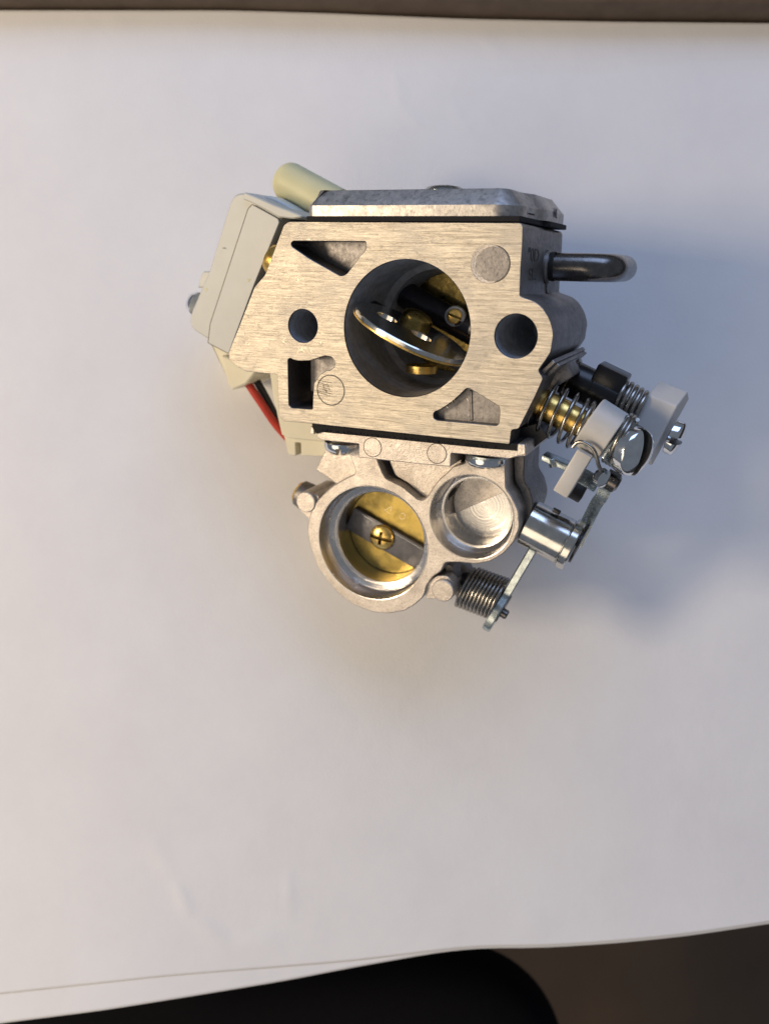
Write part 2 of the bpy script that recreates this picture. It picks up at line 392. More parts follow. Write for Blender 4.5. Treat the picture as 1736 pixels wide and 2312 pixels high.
for j in range(n2 + 1):
    ph = -PI / 2 + PI * j / n2; row = []
    for i in range(n1):
        th = 2 * PI * i / n1; sg = lambda v, e: math.copysign(abs(v) ** e, v)
        row.append(bm.verts.new((c.x + 13.0 * sg(math.cos(ph), .5) * sg(math.cos(th), .45), c.y + 10.2 * sg(math.cos(ph), .5) * sg(math.sin(th), .45), -9 + 3.2 * sg(math.sin(ph), .6))))
    grid.append(row)
for j in range(n2):
    for i in range(n1):
        k = (i + 1) % n1; bm.faces.new((grid[j][i], grid[j][k], grid[j + 1][k], grid[j + 1][i]))
top(link('seat_cushion', mesh_of(bm, rm=1e-4), 'cushion', None, 80), 'black rounded seat cushion out of focus below the paper edge', 'cushion')

# ================================================================== CARBURETOR
CB = bpy.data.objects.new('carburetor', None); COL.objects.link(CB); CB.matrix_world = ROOTM
top(CB, 'metal carburetor with brushed face, lower twin rings, springs and white levers on white paper', 'carburetor')
# ---- main body
FACE = [(652, 500), (1174, 503), (1180, 510), (1179, 550), (1175, 605), (1173, 668.6), (1184, 673), (1205, 680), (1224, 694), (1241, 721), (1249.6, 753),
        (1245, 780), (1243, 795), (1228, 817), (1214, 837), (1226, 854), (1205, 900), (1170, 969), (1154, 970), (1150, 1003), (980, 986), (709, 957), (640, 951), (630, 940), (626, 845),
        (580, 841), (554, 838), (529, 823), (518, 811), (516, 797), (536, 748), (575, 648), (599, 620), (641, 508)]
face = rnd(P2(FACE, 0), [0.05] + [0.04] * 5 + [0.12] * 5 + [0.06] * 8 + [0.04] * 15, 3)
bc = L(915.5, 744).to_2d(); BR = 1.55
lc, rc = L(684, 736).to_2d(), L(1164, 759).to_2d()
TLP = rnd(P2([(662, 544), (826, 545), (827, 563), (813, 578), (800, 596), (783, 618), (776, 622), (768, 623), (700, 585), (659, 557), (657, 549)], 0), 0.04, 3)
LLP = rnd(P2([(650, 812), (655, 808), (664, 813), (676, 815), (700, 814), (716, 809), (733, 803), (748, 805), (757, 817), (755, 829), (746, 835.5), (736, 837), (721, 847.5), (709, 865.6), (707, 893), (706, 924), (658, 921), (652, 915)], 0), 0.04, 3)
LRP = rnd(P2([(978, 936), (980, 930), (991, 926), (1006, 917), (1022, 905), (1037, 892), (1052, 877), (1059, 877), (1095, 898), (1127, 918), (1128, 932), (1126, 956), (1121, 961), (987, 949), (979, 945)], 0), 0.03, 3)
bm = bmesh.new()
prism(bm, [face, circle(bc, BR, 128), circle(lc, 0.395), circle(rc, 0.478), TLP, LLP, LRP], 0, -0.26, 0.012)
prism(bm, [face, circle(bc, BR, 128), circle(lc, 0.395), circle(rc, 0.478), TLP, LLP], -0.26, -0.8)
prism(bm, [face, circle(bc, BR, 128), circle(lc, 0.395), circle(rc, 0.478), LLP], -0.8, -1.3)
prism(bm, [face, circle(bc, BR, 128), circle(lc, 0.395), circle(rc, 0.478)], -1.3, -4.22, 0, 0.05)
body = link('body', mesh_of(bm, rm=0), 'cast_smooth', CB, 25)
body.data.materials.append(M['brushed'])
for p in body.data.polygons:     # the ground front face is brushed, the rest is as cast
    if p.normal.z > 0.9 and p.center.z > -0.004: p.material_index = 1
# step and rib inside the pockets
stepo = rnd(P2([(699, 812), (735, 803), (760, 806), (757, 845), (722, 848), (709, 866), (706, 885), (700, 885)], -0.6), 0.03, 2)
plate('pocket_step', [[q for q in stepo]], -0.65, -1.28, 'cast_smooth', body)
plate('pocket_rib', [rnd(P2([(1060, 880), (1066, 882), (1068, 950), (1061, 950)], -0.25), 0.01, 2)], -0.235, -0.27, 'cast_smooth', body, 0.02)
# lining of the hole bottoms
turned('screw_hole', [(-3.4, 0), (-3.4, 0.40), (-2.6, 0.42), (-2.4, 0.471), (-0.05, 0.474)], frame((rc.x, rc.y, 0), (0, 0, 1)), 'bore_dark', body)
turned('screw_hole', [(-4.0, 0), (-4.0, 0.388), (-0.05, 0.391)], frame((lc.x, lc.y, 0), (0, 0, 1)), 'bore_dark', body)
# ejector marks on the face
def mark(u, v, rpx, z, m, parent, h=0.008, ring=True, dx=0):
    c = L(u, v, z); r = rpx * S(u, v, z)
    if ring:
        bm = bmesh.new(); lathe(bm, [(-0.01, r * 0.96), (0.002, r * 0.965), (0.0035, r * 1.0), (0.002, r * 1.03), (-0.01, r * 1.035)], frame((c.x + dx, c.y, z), (0, 0, 1)), 64)
        o = link('mark_groove', mesh_of(bm), 'worn', parent)
    return plate('ejector_mark', [circle((c.x, c.y), r * 0.955, 56)], z + h, z - 0.01, m, parent, 0.003)
mark(1112, 596, 40, 0, 'cast_smooth', body)
turned('mark_crescent', [(0.0, 0.0), (0.004, 0.40), (0.006, 0.405), (0.0, 0.41)], frame((L(1108, 596).x - 0.05, L(1108, 596).y, 0), (0, 0, 1)), 'cast', body, 56)
mark(747, 881, 34, 0, 'brushed', body, 0.005)
# pencilled scratches on the lower mark, nicks elsewhere
def strokes(name, segs, z, w, m, parent):
    bm = bmesh.new()
    for a, b in segs:
        a, b = L(a[0], a[1], z), L(b[0], b[1], z); d = b - a
        if d.length > 1e-4: boxbm(bm, basis((a + b) / 2, d, (0, 1, 0)), d.length, w * random.uniform(.7, 1.3), 0.004, 0)
    return link(name, mesh_of(bm, rm=0), m, parent)
sc = []
for k in range(7):
    y0 = 858 + k * 4.6 + random.uniform(-1, 1); sc.append(((715 + random.uniform(0, 6), y0), (744 + random.uniform(0, 8), y0 + 8 + random.uniform(-1, 2))))
for k in range(16):
    x, y = random.uniform(728, 752), random.uniform(866, 890); sc.append(((x, y), (x + random.uniform(-4, 5), y + random.uniform(-3, 4))))
strokes('scribble', sc, 0.007, 0.009, 'dirt', body)['kind'] = 'stuff'
sc = []
for (cx, cy, sx, sy, n) in ((680, 790, 22, 6, 16), (672, 632, 10, 8, 8), (725, 760, 8, 40, 7), (900, 530, 120, 14, 9), (1010, 905, 60, 20, 7), (720, 940, 50, 8, 7), (640, 770, 10, 8, 6), (1060, 520, 40, 12, 5), (560, 775, 12, 20, 4), (1090, 860, 60, 20, 5)):
    for k in range(n):
        x, y = random.gauss(cx, sx / 2), random.gauss(cy, sy / 2); sc.append(((x, y), (x + random.uniform(-4, 4), y + random.uniform(-6, 6))))
strokes('nicks', sc, 0.0, 0.006, 'scratch', body)['kind'] = 'stuff'
# ---- cast lettering on the side wall of the body
def text3(name, s, T, size, m, parent, ext=0.004):
    cu = bpy.data.curves.new(name, 'FONT'); cu.body = s; cu.size = size; cu.extrude = ext; cu.align_x = 'CENTER'; cu.align_y = 'CENTER'; cu.offset = 0.002
    o = bpy.data.objects.new(name, cu); COL.objects.link(o); bpy.context.view_layer.update()
    me = bpy.data.meshes.new_from_object(o.evaluated_get(bpy.context.evaluated_depsgraph_get())); bpy.data.objects.remove(o)
    me.transform(T); return link(name, me, m, parent)
sx = L(1179, 560).x
def side(y, z): return Matrix(((0, 0, 1, sx + 0.008), (0, 1.1, 0, y), (-1.9, 0, 0, z), (0, 0, 0, 1)))
ysd = L(1179, 575).y; sx -= 0.01
text3('side_lettering', '"0D', side(ysd, -1.1), 0.36, 'worn', body)
text3('side_lettering', 'SL.', side(ysd - 0.42, -1.1), 0.34, 'worn', body)
# ---- inside of the bore
BF = frame((bc.x, bc.y, 0), (0, 0, 1))
turned('bore_lining', [(-4.08, 1.28), (-2.9, 1.28), (-2.3, 1.36), (-2.15, 1.50), (-1.9, 1.535), (-0.03, 1.543)], BF, 'bore_dark', body, 96, 20)
s1, s2 = L(792, 677, -.35), L(1041, 818, -.35); sdir = (s2 - s1).normalized(); pdir = Vector((0, 0, 1)).cross(sdir).normalized()   # along the shaft, up-right
if pdir.y < 0: pdir = -pdir
mid = Vector((bc.x, bc.y, 0)); mid += pdir * ((L(916, 746, -0.5) - mid).dot(pdir)); mid.z = 0
cz = -0.52
TD = Matrix(((sdir.x, 0, pdir.x, mid.x), (sdir.y, 0, pdir.y, mid.y), (0, -1, 0, cz), (0, 0, 0, 1)))
if TD.to_3x3().determinant() < 0: TD = Matrix(((sdir.x, 0, pdir.x, mid.x), (sdir.y, 0, pdir.y, mid.y), (0, 1, 0, cz), (0, 0, 0, 1)))
def onplate(u, v):               # pixel -> coordinates on the choke plate's upper side
    d = Vector(((u - 868) / F, -(v - 1156) / F, -1)); R3 = ROOTM.to_3x3(); inv = ROOTM.inverted()
    o = inv @ Vector((0, 0, CAMH)); dl = inv.to_3x3() @ d; n = pdir; p0 = mid + n * 0.05
    t = (p0 - o).dot(n) / dl.dot(n); q = TD.inverted() @ (o + dl * t); return q
h1, h2 = onplate(873, 717), onplate(951, 760)
print('holes', h1, h2, onplate(880, 745))
hl = [circle((max(-1.1, min(1.1, h.x)), max(-1.1, min(1.1, h.y))), 0.27, 32) for h in (h1, h2)]
chk = plate('choke_plate', [circle((0, 0), 1.44, 96)] + hl, 0.07, -0.03, 'plated', CB, 0.025, 0.0, TD)
plate('plate_underside', [circle((0, 0), 1.455, 96)] + hl, -0.032, -0.085, 'brass', chk, 0.0, 0.02, TD)
# thin bright rims of the two holes
for h in hl:
    c = sum((q for q in h), Vector((0, 0))) / len(h)
    turned('hole_rim', [(-0.05, 0.268), (0.058, 0.262), (0.064, 0.275), (0.057, 0.30)], TD @ Matrix.Translation((c.x, c.y, 0)), 'plated', chk, 32)
a = mid + Vector((0, 0, cz - 0.9))
rod('choke_shaft', a - sdir * 1.5 - pdir * 0.2, a + sdir * 1.5 - pdir * 0.2, 0.26, 'black_steel', chk)
hs = onplate(940, 728)
screw('plate_screw', TD @ Vector((hs.x, max(-1.0, min(1, hs.y)), 0.06)), pdir, 0.40, 0.30, 'brass_dark', chk, 'slot', 0.9, 0.12)
wire('screw_thread', helix(TD @ Vector((hs.x - .1, hs.y, -0.1)), TD @ Vector((hs.x - .1, hs.y, -0.62)), 0.13, 5), 0.045, 'brass', chk)
bt = L(952, 832, -1.75)
turned('brass_nozzle', [(0, 0), (0, 0.36), (-0.02, 0.40), (-0.2, 0.40), (-0.22, 0)], frame(bt + Vector((0, 0.1, 0)), (0, 1, 0)), 'brass', CB)
# throttle plate and shaft at the far end of the bore
thr = plate('throttle_plate', [circle((bc.x, bc.y), 1.275, 80)], -3.35, -3.45, 'brass_dark', CB, 0.01)
t1 = L(1000, 712, -2.75)
rod('throttle_shaft', t1 - sdir * 1.2, t1 + sdir * 1.0, 0.34, 'black_steel', thr)
tc = L(1026, 714, -2.42)
turned('screw_seat', [(0, 0), (0, 0.235), (0.02, 0.255), (-0.1, 0.27)], frame(tc - Vector((0, 0, 0.01)), (0.15, 0.1, 1)), 'bore_dark', thr)
screw('shaft_screw', tc + Vector((0, 0, 0.005)), (0.1, 0.1, 1), 0.19, 0.10, 'brass', thr, 'slot', 1.25, 0.05, 0.16)
rod('fuel_pin', L(1060, 742, -2.0), L(1085, 750, -2.0), 0.14, 'cast', thr)

# ---- top cover and gasket
ytop = L(900, 500).y
def TY(y0): return Matrix(((1, 0, 0, 0), (0, 0, 1, y0), (0, -1, 0, 0), (0, 0, 0, 1)))   # plan (x, -z) -> extruded along +y
xl, xr = L(703, 489).x, L(1170, 489).x
def plan(pts, r=0.05, s=4): return rnd([Vector((x, -z)) for x, z in pts], r, s)
gk = plan([(xl - 0.12, 0.01), (xr + 0.05, 0.01), (xr + 0.08, -2.0), (xr + 0.22, -2.2), (xr + 0.22, -4.1), (xl - 0.35, -4.1), (xl - 0.35, -0.5)])
bm = bmesh.new(); prism(bm, [gk], ytop + 0.115, ytop + 0.002, 0.01, 0.01, TY(0)); gasket1 = link('gasket', mesh_of(bm), 'gasket', CB)
cv = [(xl + 0.0, 0.0), (xr - 0.34, 0.0), (xr - 0.03, -0.42), (xr + 0.0, -1.5), (xr + 0.18, -1.95), (xr + 0.2, -3.9), (xr - .2, -4.1), (xl - 0.2, -4.1), (xl - 0.26, -0.36)]
cvp = rnd([Vector((x, -z)) for x, z in cv], [0.06, 0.4, 0.3, 0.4, 0.3, 0.2, 0.2, 0.2, 0.12], 6)
cvp = orient(cvp, True)
bm = bmesh.new()
y0 = ytop + 0.115
lv = [(0.0, 0.0), (0.0, 0.23), (0.035, 0.27), (0.30, 0.56), (0.34, 0.585)]
rings = []
for d, h in lv: rings.append([bm.verts.new((q.x, y0 + h, -q.y)) for q in (offset(cvp, d) if d else cvp)])
for a_, b_ in zip(rings, rings[1:]):
    for i in range(len(a_)): j = (i + 1) % len(a_); bm.faces.new((a_[i], a_[j], b_[j], b_[i]))
bm.faces.new(rings[-1]); bm.faces.new(list(reversed(rings[0]))); bmesh.ops.recalc_face_normals(bm, faces=bm.faces)
cover = link('cover_plate', mesh_of(bm), 'die_cast', CB, 28)
gd = TY(0); 
turned('cover_screw', [(0, 0.5), (0.08, 0.5), (0.16, 0.4), (0.2, 0.2), (0.21, 0)], frame((L(1003, 425, -1.6).x, y0 + 0.57, -1.6), (0, 1, 0)), 'zinc', cover, 40)
strk = []
bm = bmesh.new()
for (z, y, ll, tilt) in ((-1.15, y0 + 0.1, 0.5, 0.0),): boxbm(bm, Matrix.Translation((xr + 0.005, y, z)), 0.012, 0.025, ll, 0)
link('casting_seam', mesh_of(bm), 'dirt', cover)
text3('cover_lettering', 'WL', Matrix(((0, 0, 1, xr + 0.195), (0, 1, 0, y0 + 0.2), (-1, 0, 0, -2.75), (0, 0, 0, 1))), 0.3, 'worn', cover)

# ---- fuel pipe: leaves the side wall and bends down towards the paper
pz = -2.55
q0, q1, q2 = L(1225, 602, pz), L(1318, 604, pz), L(1398, 607, pz)
R = 31 * S(1300, 604, pz)
pp = [q0, q1]
cb = q1 + Vector((0, 0, -0.62))
for k in range(1, 13):
    a = k / 12 * PI / 2; pp.append(cb + (q1 - q0).normalized() * math.sin(a) * 0.62 + Vector((0, 0, 1)) * math.cos(a) * 0.62)
pp.append(pp[-1] + Vector((0, 0, -1.6)))
pipe = wire('fuel_pipe', pp, R, 'dark_tube', CB, 32)
turned('pipe_collar', [(0, R * 1.03), (0.05, R * 1.06), (0.10, R * 1.03)], frame(L(1244, 602, pz), q1 - q0), 'dirt', pipe, 40)
turned('pipe_boss', [(-0.6, 0), (-0.6, R * 1.25), (0.0, R * 1.22), (0.05, R * 1.1), (0.05, 0)], frame(L(1237, 603, pz), q1 - q0), 'cast_smooth', body, 40)
plate('side_pad', [rnd([Vector((-0.35, -0.2)), Vector((0.35, -0.2)), Vector((0.35, 0.3)), Vector((-0.35, 0.3))], 0.15)], 0.03, -0.1, 'cast_smooth', body, 0.02, 0,
      Matrix(((0, 0, 1, sx + 0.02), (0, 1, 0, L(1240, 645, -2.9).y), (-1, 0, 0, -2.9), (0, 0, 0, 1))))
# ridges of the lower right flange
for k, (ua, va, ub, vb) in enumerate(((1219, 838, 1246, 812), (1224, 846, 1250, 822))):
    plate('flange_ridge', [rnd(P2([(ua, va), (ub, vb), (ub + 8, vb + 7), (ua + 6, va + 8)], -0.2), 0.02, 3)], -0.2 - 0.3 * k, -3.9, 'cast_smooth', body, 0.02)

# ---- lower gasket, pump cover strip and its screws
zg = -0.05
plate('gasket', [rnd(P2([(704, 956), (1170, 1003), (1182, 1006), (1182, 1019), (1108, 1014), (727, 975), (716, 980), (706, 968)], zg), 0.02, 2)], zg, -3.6, 'gasket', CB, 0.01)
# ragged torn edge of the gasket
bm = bmesh.new()
for k in range(150):
    t = k / 149; p = L(712 + 440 * t, 957.5 + 45 * t, 0).lerp(L(727 + 384 * t, 973 + 38.5 * t, 0), random.choice((0.0, 0.12, 0.9, 1.0)))
    bmesh.ops.create_icosphere(bm, subdivisions=1, radius=random.uniform(0.012, 0.035), matrix=Matrix.Translation((p.x, p.y, -0.035)))
rg = link('gasket_edge', mesh_of(bm, rm=0), 'gasket', CB); rg['kind'] = 'stuff'
zs = -0.12
STRIP = [(716, 973), (727, 974), (900, 991), (1108, 1012), (1150, 1014), (1166, 1008), (1188, 1004), (1188, 1030), (1166, 1031), (1150, 1036), (1108, 1031.5), (1018, 1023), (1017, 1054), (960, 1049), (810, 1033), (810, 1002.5), (727, 994), (716, 988)]
strip = plate('pump_cover', [rnd(P2(STRIP, zs), 0.03, 3)], zs, -3.3, 'cast', CB, 0.02)
mark(841, 1010, 22, zs, 'cast', strip, 0.006); mark(986, 1024, 23, zs, 'cast', strip, 0.006)
plate('locating_tab', [rnd(P2([(702, 962), (709, 966), (709, 981), (701, 979)], -0.1), 0.02, 2)], -0.1, -1.0, 'cast', strip)
plate('locating_tab', [rnd(P2([(1168, 1002), (1185, 1004), (1186, 1027), (1166, 1029)], -0.04), 0.03, 2)], -0.04, -1.0, 'cast', strip)
dn = Vector((-0.03, -1, 0))
screw('cover_screw', L(770, 999, -0.6), dn, 38 * S(770, 1000, -0.6), 0.33, 'chrome', strip, 'slot', 1.3, 0.07, 0.14)
screw('cover_screw', L(1096, 1030, -0.62), dn, 46 * S(1096, 1030, -0.62), 0.29, 'chrome', strip, 'cross', 1.2, 0.1, 0.1)
turned('washer', [(0, 0.2), (0, 0.5), (0.05, 0.5), (0.05, 0.2)], frame(L(1096, 1028, -0.62) + Vector((0.05, 0.04, 0)), dn), 'zinc', strip)
plate('insulator_block', [rnd(P2([(1150, 972), (1212, 955), (1238, 985), (1196, 1018), (1150, 1012)], -0.9), 0.04, 2)], -0.9, -3.2, 'black_plastic', CB, 0.02)  # black block stands in for the shaded side of the casting

# ---- lower casting with the two rings
zr = -0.8
RING = [(778, 1000), (788, 1026), (796, 1044), (802, 1062), (800, 1071), (781, 1079), (762, 1090), (747, 1100), (734, 1112), (716, 1130), (704, 1150), (698, 1169), (694, 1191), (695, 1212), (701, 1235), (716, 1278), (737, 1310), (766, 1343),
        (802, 1368), (842, 1382.6), (875, 1386), (914, 1379), (936, 1366), (954, 1350), (960, 1339), (962, 1325), (976, 1303), (996, 1290), (1005, 1270), (1037, 1270), (1073, 1274), (1109, 1267), (1138, 1249), (1160, 1224),
        (1173, 1191), (1171, 1155), (1156, 1122), (1142, 1103), (1140, 1043), (1139, 1010), (1052, 1010), (1050, 1045), (1023, 1052), (1008, 1068), (994, 1079), (976, 1101), (965, 1121), (954, 1129), (943, 1127), (929, 1115), (907, 1097), (888, 1088), (871, 1080), (864, 1067), (853, 1041), (845, 1005)]
ring = rnd(P2(RING, zr), 0.08, 4)
b1, b2 = L(839, 1227, zr), L(1063, 1168, zr); R1 = 131.5 * S(839, 1227, zr); R2 = 97 * S(1063, 1168, zr)
c1, c2 = L(859, 1213, -1.35), L(1077, 1160, -1.3); r1 = 105 * S(859, 1213, -1.35); r2 = 77.5 * S(1077, 1160, -1.3)
print('ring centres', b1, c1, b2, c2, R1, r1, R2, r2)
casting = plate('lower_casting', [ring, circle(b1, R1, 128), circle(b2, R2, 96)], zr, -3.38, 'cast', CB, 0.03)
mbig = mat('machined_big', (0.8, 0.8, 0.8), 1, 0.2, fn=machined_fn(b1.x, b1.y)); msm = mat('machined_small', (0.8, 0.8, 0.8), 1, 0.2, fn=machined_fn(b2.x, b2.y, base=(0.80, 0.77, 0.73)))
B1, B2 = frame((b1.x, b1.y, 0), (0, 0, 1)), frame((b2.x, b2.y, 0), (0, 0, 1))
turned('machined_bore', [(zr + 0.012, R1 + 0.035), (zr + 0.008, R1 + 0.012), (zr - 0.05, R1 - 0.012), (-1.2, R1 - 0.03), (-1.26, R1 - 0.06), (-1.30, r1 + 0.16), (-1.36, r1 + 0.02), (-1.40, r1), (-3.2, r1)], B1, mbig, casting, 128, 20)
turned('machined_bore', [(zr + 0.012, R2 + 0.03), (zr + 0.008, R2 + 0.01), (zr - 0.05, R2 - 0.012), (-1.16, R2 - 0.03), (-1.25, r2 + 0.10), (-1.29, r2 + 0.06), (-1.30, r2 + 0.01), (-1.34, r2), (-1.9, r2 - 0.01), (-1.95, r2 - 0.03), (-2.1, r2 - 0.05)], B2, msm, casting, 96, 20)
fo = circle((b2.x, b2.y), r2 - 0.02, 72)
bfl = plate('bore_floor', [fo], -2.0, -2.3, msm, casting, 0.0)
# half of the floor is stepped up, with a diagonal edge
da = Vector((0.87, 0.50)).normalized(); nn = Vector((-da.y, da.x))
a0 = math.atan2(nn.y, nn.x); sp_ = math.acos(0.16); rf = r2 - 0.06
half = [Vector((b2.x + rf * math.cos(a0 - sp_ + 2 * sp_ * k / 40), b2.y + rf * math.sin(a0 - sp_ + 2 * sp_ * k / 40))) for k in range(41)]
plate('floor_step', [half], -1.93, -2.01, 'cast', bfl, 0.01)
# dark port in the wall of the small bore
po = Vector((b2.x, b2.y, -1.75)) + Vector((-0.86, 0.36, 0)).normalized() * (r2 - 0.02)
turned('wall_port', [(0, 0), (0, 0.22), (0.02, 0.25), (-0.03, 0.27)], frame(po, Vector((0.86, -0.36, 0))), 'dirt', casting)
# pads on the ears
for (u, v, r) in ((690, 1134, 24), (999, 1334, 26)):
    c = L(u, v, zr + 0.04); rr = r * S(u, v, zr)
    o = plate('ejector_pad', [circle((c.x, c.y), rr, 48)], zr + 0.04, -2.2, 'cast', casting, 0.025)
plate('pad_web', [rnd(P2([(676, 1150), (700, 1175), (720, 1180), (720, 1120), (700, 1112)], zr - 0.08), 0.05)], zr - 0.08, -2.2, 'cast', casting)
plate('pad_web', [rnd(P2([(960, 1320), (985, 1300), (1010, 1300), (1025, 1320), (1020, 1345), (985, 1352), (962, 1352)], zr - 0.1), 0.08)], zr - 0.1, -2.2, 'cast', casting)
# recessed webs
zw = -1.12
plate('web_panel', [rnd(P2([(742, 990), (733, 1020), (713, 1060), (757, 1090), (780, 1100), (830, 1070), (840, 990)], zw), 0.04)], zw, -2.3, 'cast', casting, 0.02)
plate('web_panel', [rnd(P2([(876, 990), (880, 1045), (892, 1074), (920, 1090), (950, 1118), (985, 1140), (1040, 1060), (1045, 990)], zw), 0.04)], zw, -2.3, 'cast', casting, 0.02)
plate('side_post', [rnd(P2([(1158, 1012), (1185, 1016), (1182, 1085), (1196, 1105), (1205, 1140), (1195, 1175), (1180, 1190), (1184, 1140), (1172, 1105), (1160, 1085)], -1.5), 0.15, 6)], -1.5, -3.1, 'cast_smooth', casting, 0.03)
# ---- choke shaft across the big ring
d1, d2 = L(774, 1160, -1.95), L(954, 1264, -1.95); D = (d2 - d1).normalized(); D.z = 0; Pn = Vector((-D.y, D.x, 0))
if Pn.y < 0: Pn = -Pn
cc = Vector((b1.x, b1.y, -2.05)); cc += Pn * ((d1 - cc).dot(Pn)); cc.z = -2.0
print('shaft centre', cc, 'axis D', D)
vp = plate('valve_plate', [circle((b1.x, b1.y), r1 - 0.015, 96)], -2.12, -2.2, 'brass_plate', CB, 0.006)
# half-round shaft: flat side up
SH = basis(cc, D, Pn); hw = 0.345
shf = block('valve_shaft', SH @ Matrix.Translation((0, 0, -0.02)), 2.3, hw * 2, 0.17, 'shaft_steel', vp, 0.02)
bm = bmesh.new(); boxbm(bm, SH @ Matrix.Translation((0, hw - 0.07, 0.066)), 2.28, 0.012, 0.012, 0.003); link('shaft_edge', mesh_of(bm), 'plated', shf)
scp = L(861, 1216, -1.9)
sp = cc + D * ((scp - cc).dot(D)) ; sp.z = -1.93
screw('shaft_screw', sp, (0, 0, 1), 0.355, 0.17, 'brass', shf, 'cross', 1.45, 0.03, 0.14)
eng = [((868, 1152), (884, 1144)), ((868, 1152), (883, 1161)), ((884, 1144), (882, 1155)), ((905, 1160), (911, 1158)), ((911, 1158), (915, 1164)), ((915, 1164), (912, 1171)), ((912, 1171), (905, 1172)), ((905, 1172), (901, 1166))]
strokes('engraved_mark', eng[4:], -2.115, 0.008, 'scratch', vp)['kind'] = 'stuff'
strokes('engraved_mark', eng[:4], -2.115, 0.008, 'scratch', vp)['kind'] = 'stuff'
# shaft ends: left boss with domed cap
e0 = cc + D * ((L(684, 1100, -1.9) - cc).dot(D)); e1 = cc - D * 1.1
e0.z = e1.z = -1.75
turned('shaft_boss', [(0, 0), (0, 0.30), (0.05, 0.37), (0.25, 0.40), (1.4, 0.43)], frame(e0, e1 - e0), 'cast_smooth', casting, 48)
turned('shaft_cap', [(-0.1, 0), (-0.09, 0.16), (-0.04, 0.29), (0.02, 0.33), (0.04, 0.33)], frame(e0, e1 - e0), 'brass', casting, 40)
# right boss and torsion spring
g0, g1 = L(1010, 1293, -1.9), L(1072, 1326, -1.9)
turned('spring_boss', [(-0.3, 0.42), (0.35, 0.40), (0.6, 0.34), (0.95, 0.3), (0.97, 0)], frame(g0, g1 - g0), 'cast_smooth', casting, 48)
plate('spring_boss_rib', [rnd(P2([(1000, 1272), (1020, 1278), (1045, 1330), (1030, 1350), (1010, 1300)], -1.3), 0.05)], -1.3, -2.5, 'cast_smooth', casting)
ha, hb = L(1051, 1324, -1.75), L(1127, 1352, -1.75)
spring = wire('torsion_spring', helix(ha, hb, 0.565, 9.5, normal=D, squeeze=lambda t: t), 0.048, 'spring_steel', CB, 10)
rod('spring_core', L(1040, 1312, -1.75), L(1128, 1350, -1.75), 0.30, 'black_steel', spring)
# lever on the end of the shaft
def lever(name, pts, z0, w, th, m, parent, nrm):
    bm = bmesh.new()
    return bm
lp = [(1102, 1412), (1124, 1368), (1140, 1335), (1170, 1283), (1204, 1240)]
LA = L(1102, 1414, -1.75); LB = L(1206, 1236, -1.6)
ld = (LB - LA).normalized(); Tl = basis(LA, ld, (0, 0, 1))     # X along the lever, Y up towards the lens
oc = Tl.inverted()
Llen = (LB - LA).length
lo = [Vector((-0.02, -0.2)), Vector((0.0, 0.30)), Vector((0.18, 0.48)), Vector((0.5, 0.52)), Vector((0.85, 0.42)), Vector((1.15, 0.16)), Vector((Llen, 0.1)), Vector((Llen, -0.3)), Vector((1.15, -0.3)), Vector((0.85, -0.5)), Vector((0.4, -0.55)), Vector((0.1, -0.45))]
lev = plate('choke_lever', [rnd(lo, 0.1, 4)], 0.11, -0.11, 'zinc', CB, 0.03, 0.03, Tl)
ce = L(1133, 1357, -1.75); od = Vector((ld.y, -ld.x, 0))
if od.x < 0: od = -od
turned('retaining_clip', [(0.0, 0), (0.0, 0.40), (0.09, 0.40), (0.09, 0.0)], frame(L(1131, 1371, -1.72), od), 'black_steel', lev, 32)
turned('shaft_end', [(-0.2, 0.13), (0.12, 0.13), (0.15, 0.1), (0.16, 0)], frame(L(1134, 1383, -1.7), od), 'dark_tube', lev, 32)

# ================================================================== linkage on the right
zb_ = -1.25
A = (L(1312, 956, zb_) - L(1195, 897, zb_)).normalized()          # common axis direction
def dz(v, z): w = Vector(v); w.z += z; return w
# black shaft assembly (farther from the lens)
zk = -2.6
k0, k1, k2 = L(1270, 845, zk), L(1334, 877, zk), L(1404, 911, zk)
AK = (k2 - k0).normalized()
sk = S(1330, 870, zk); rk = 42 * sk
blk = turned('throttle_sleeve', [(-0.5, 0), (-0.5, rk * .95), (0.0, rk * .95), (0.03, rk * 1.08), (0.06, rk * .96), (0.1, rk), ((k1 - k0).length, rk), ((k1 - k0).length + .01, rk * 1.03), ((k2 - k0).length, rk * 1.03), ((k2 - k0).length + .02, rk * .98), ((k2 - k0).length + .02, 0)], frame(k0, AK), 'black_gloss', CB, 56)
up = Vector((-AK.y, AK.x, 0)); 
if up.y < 0: up = -up
mu = (L(1338, 840, zk) + L(1400, 873, zk)) / 2
w_ = (L(1418, 857, zk) - L(1354, 823, zk)).length
block('sleeve_lug', basis((L(1385, 842, zk) + L(1367, 876, zk)) / 2, AK, up), w_, 58 * sk, 0.8, 'black_gloss', blk, 0.05)
turned('collar_ring', [(0, rk), (0, rk * 1.12), (0.04, rk * 1.16), (0.08, rk * 1.12), (0.08, rk)], frame(L(1284, 852, zk), AK), 'dark_tube', blk, 48)
# arm reaching under the face
block('stop_arm', basis(L(1262, 842, -2.2), L(1300, 815, -2.2) - L(1225, 860, -2.2), up), 0.9, 0.5, 1.6, 'cast_smooth', body, 0.05)
# return spring behind
s0, s1_ = L(1396, 898, zk), L(1446, 928, zk)
spr2 = wire('return_spring', helix(s0, s1_, 41 * sk, 4.6, normal=AK), 0.058, 'spring_steel', CB, 10)
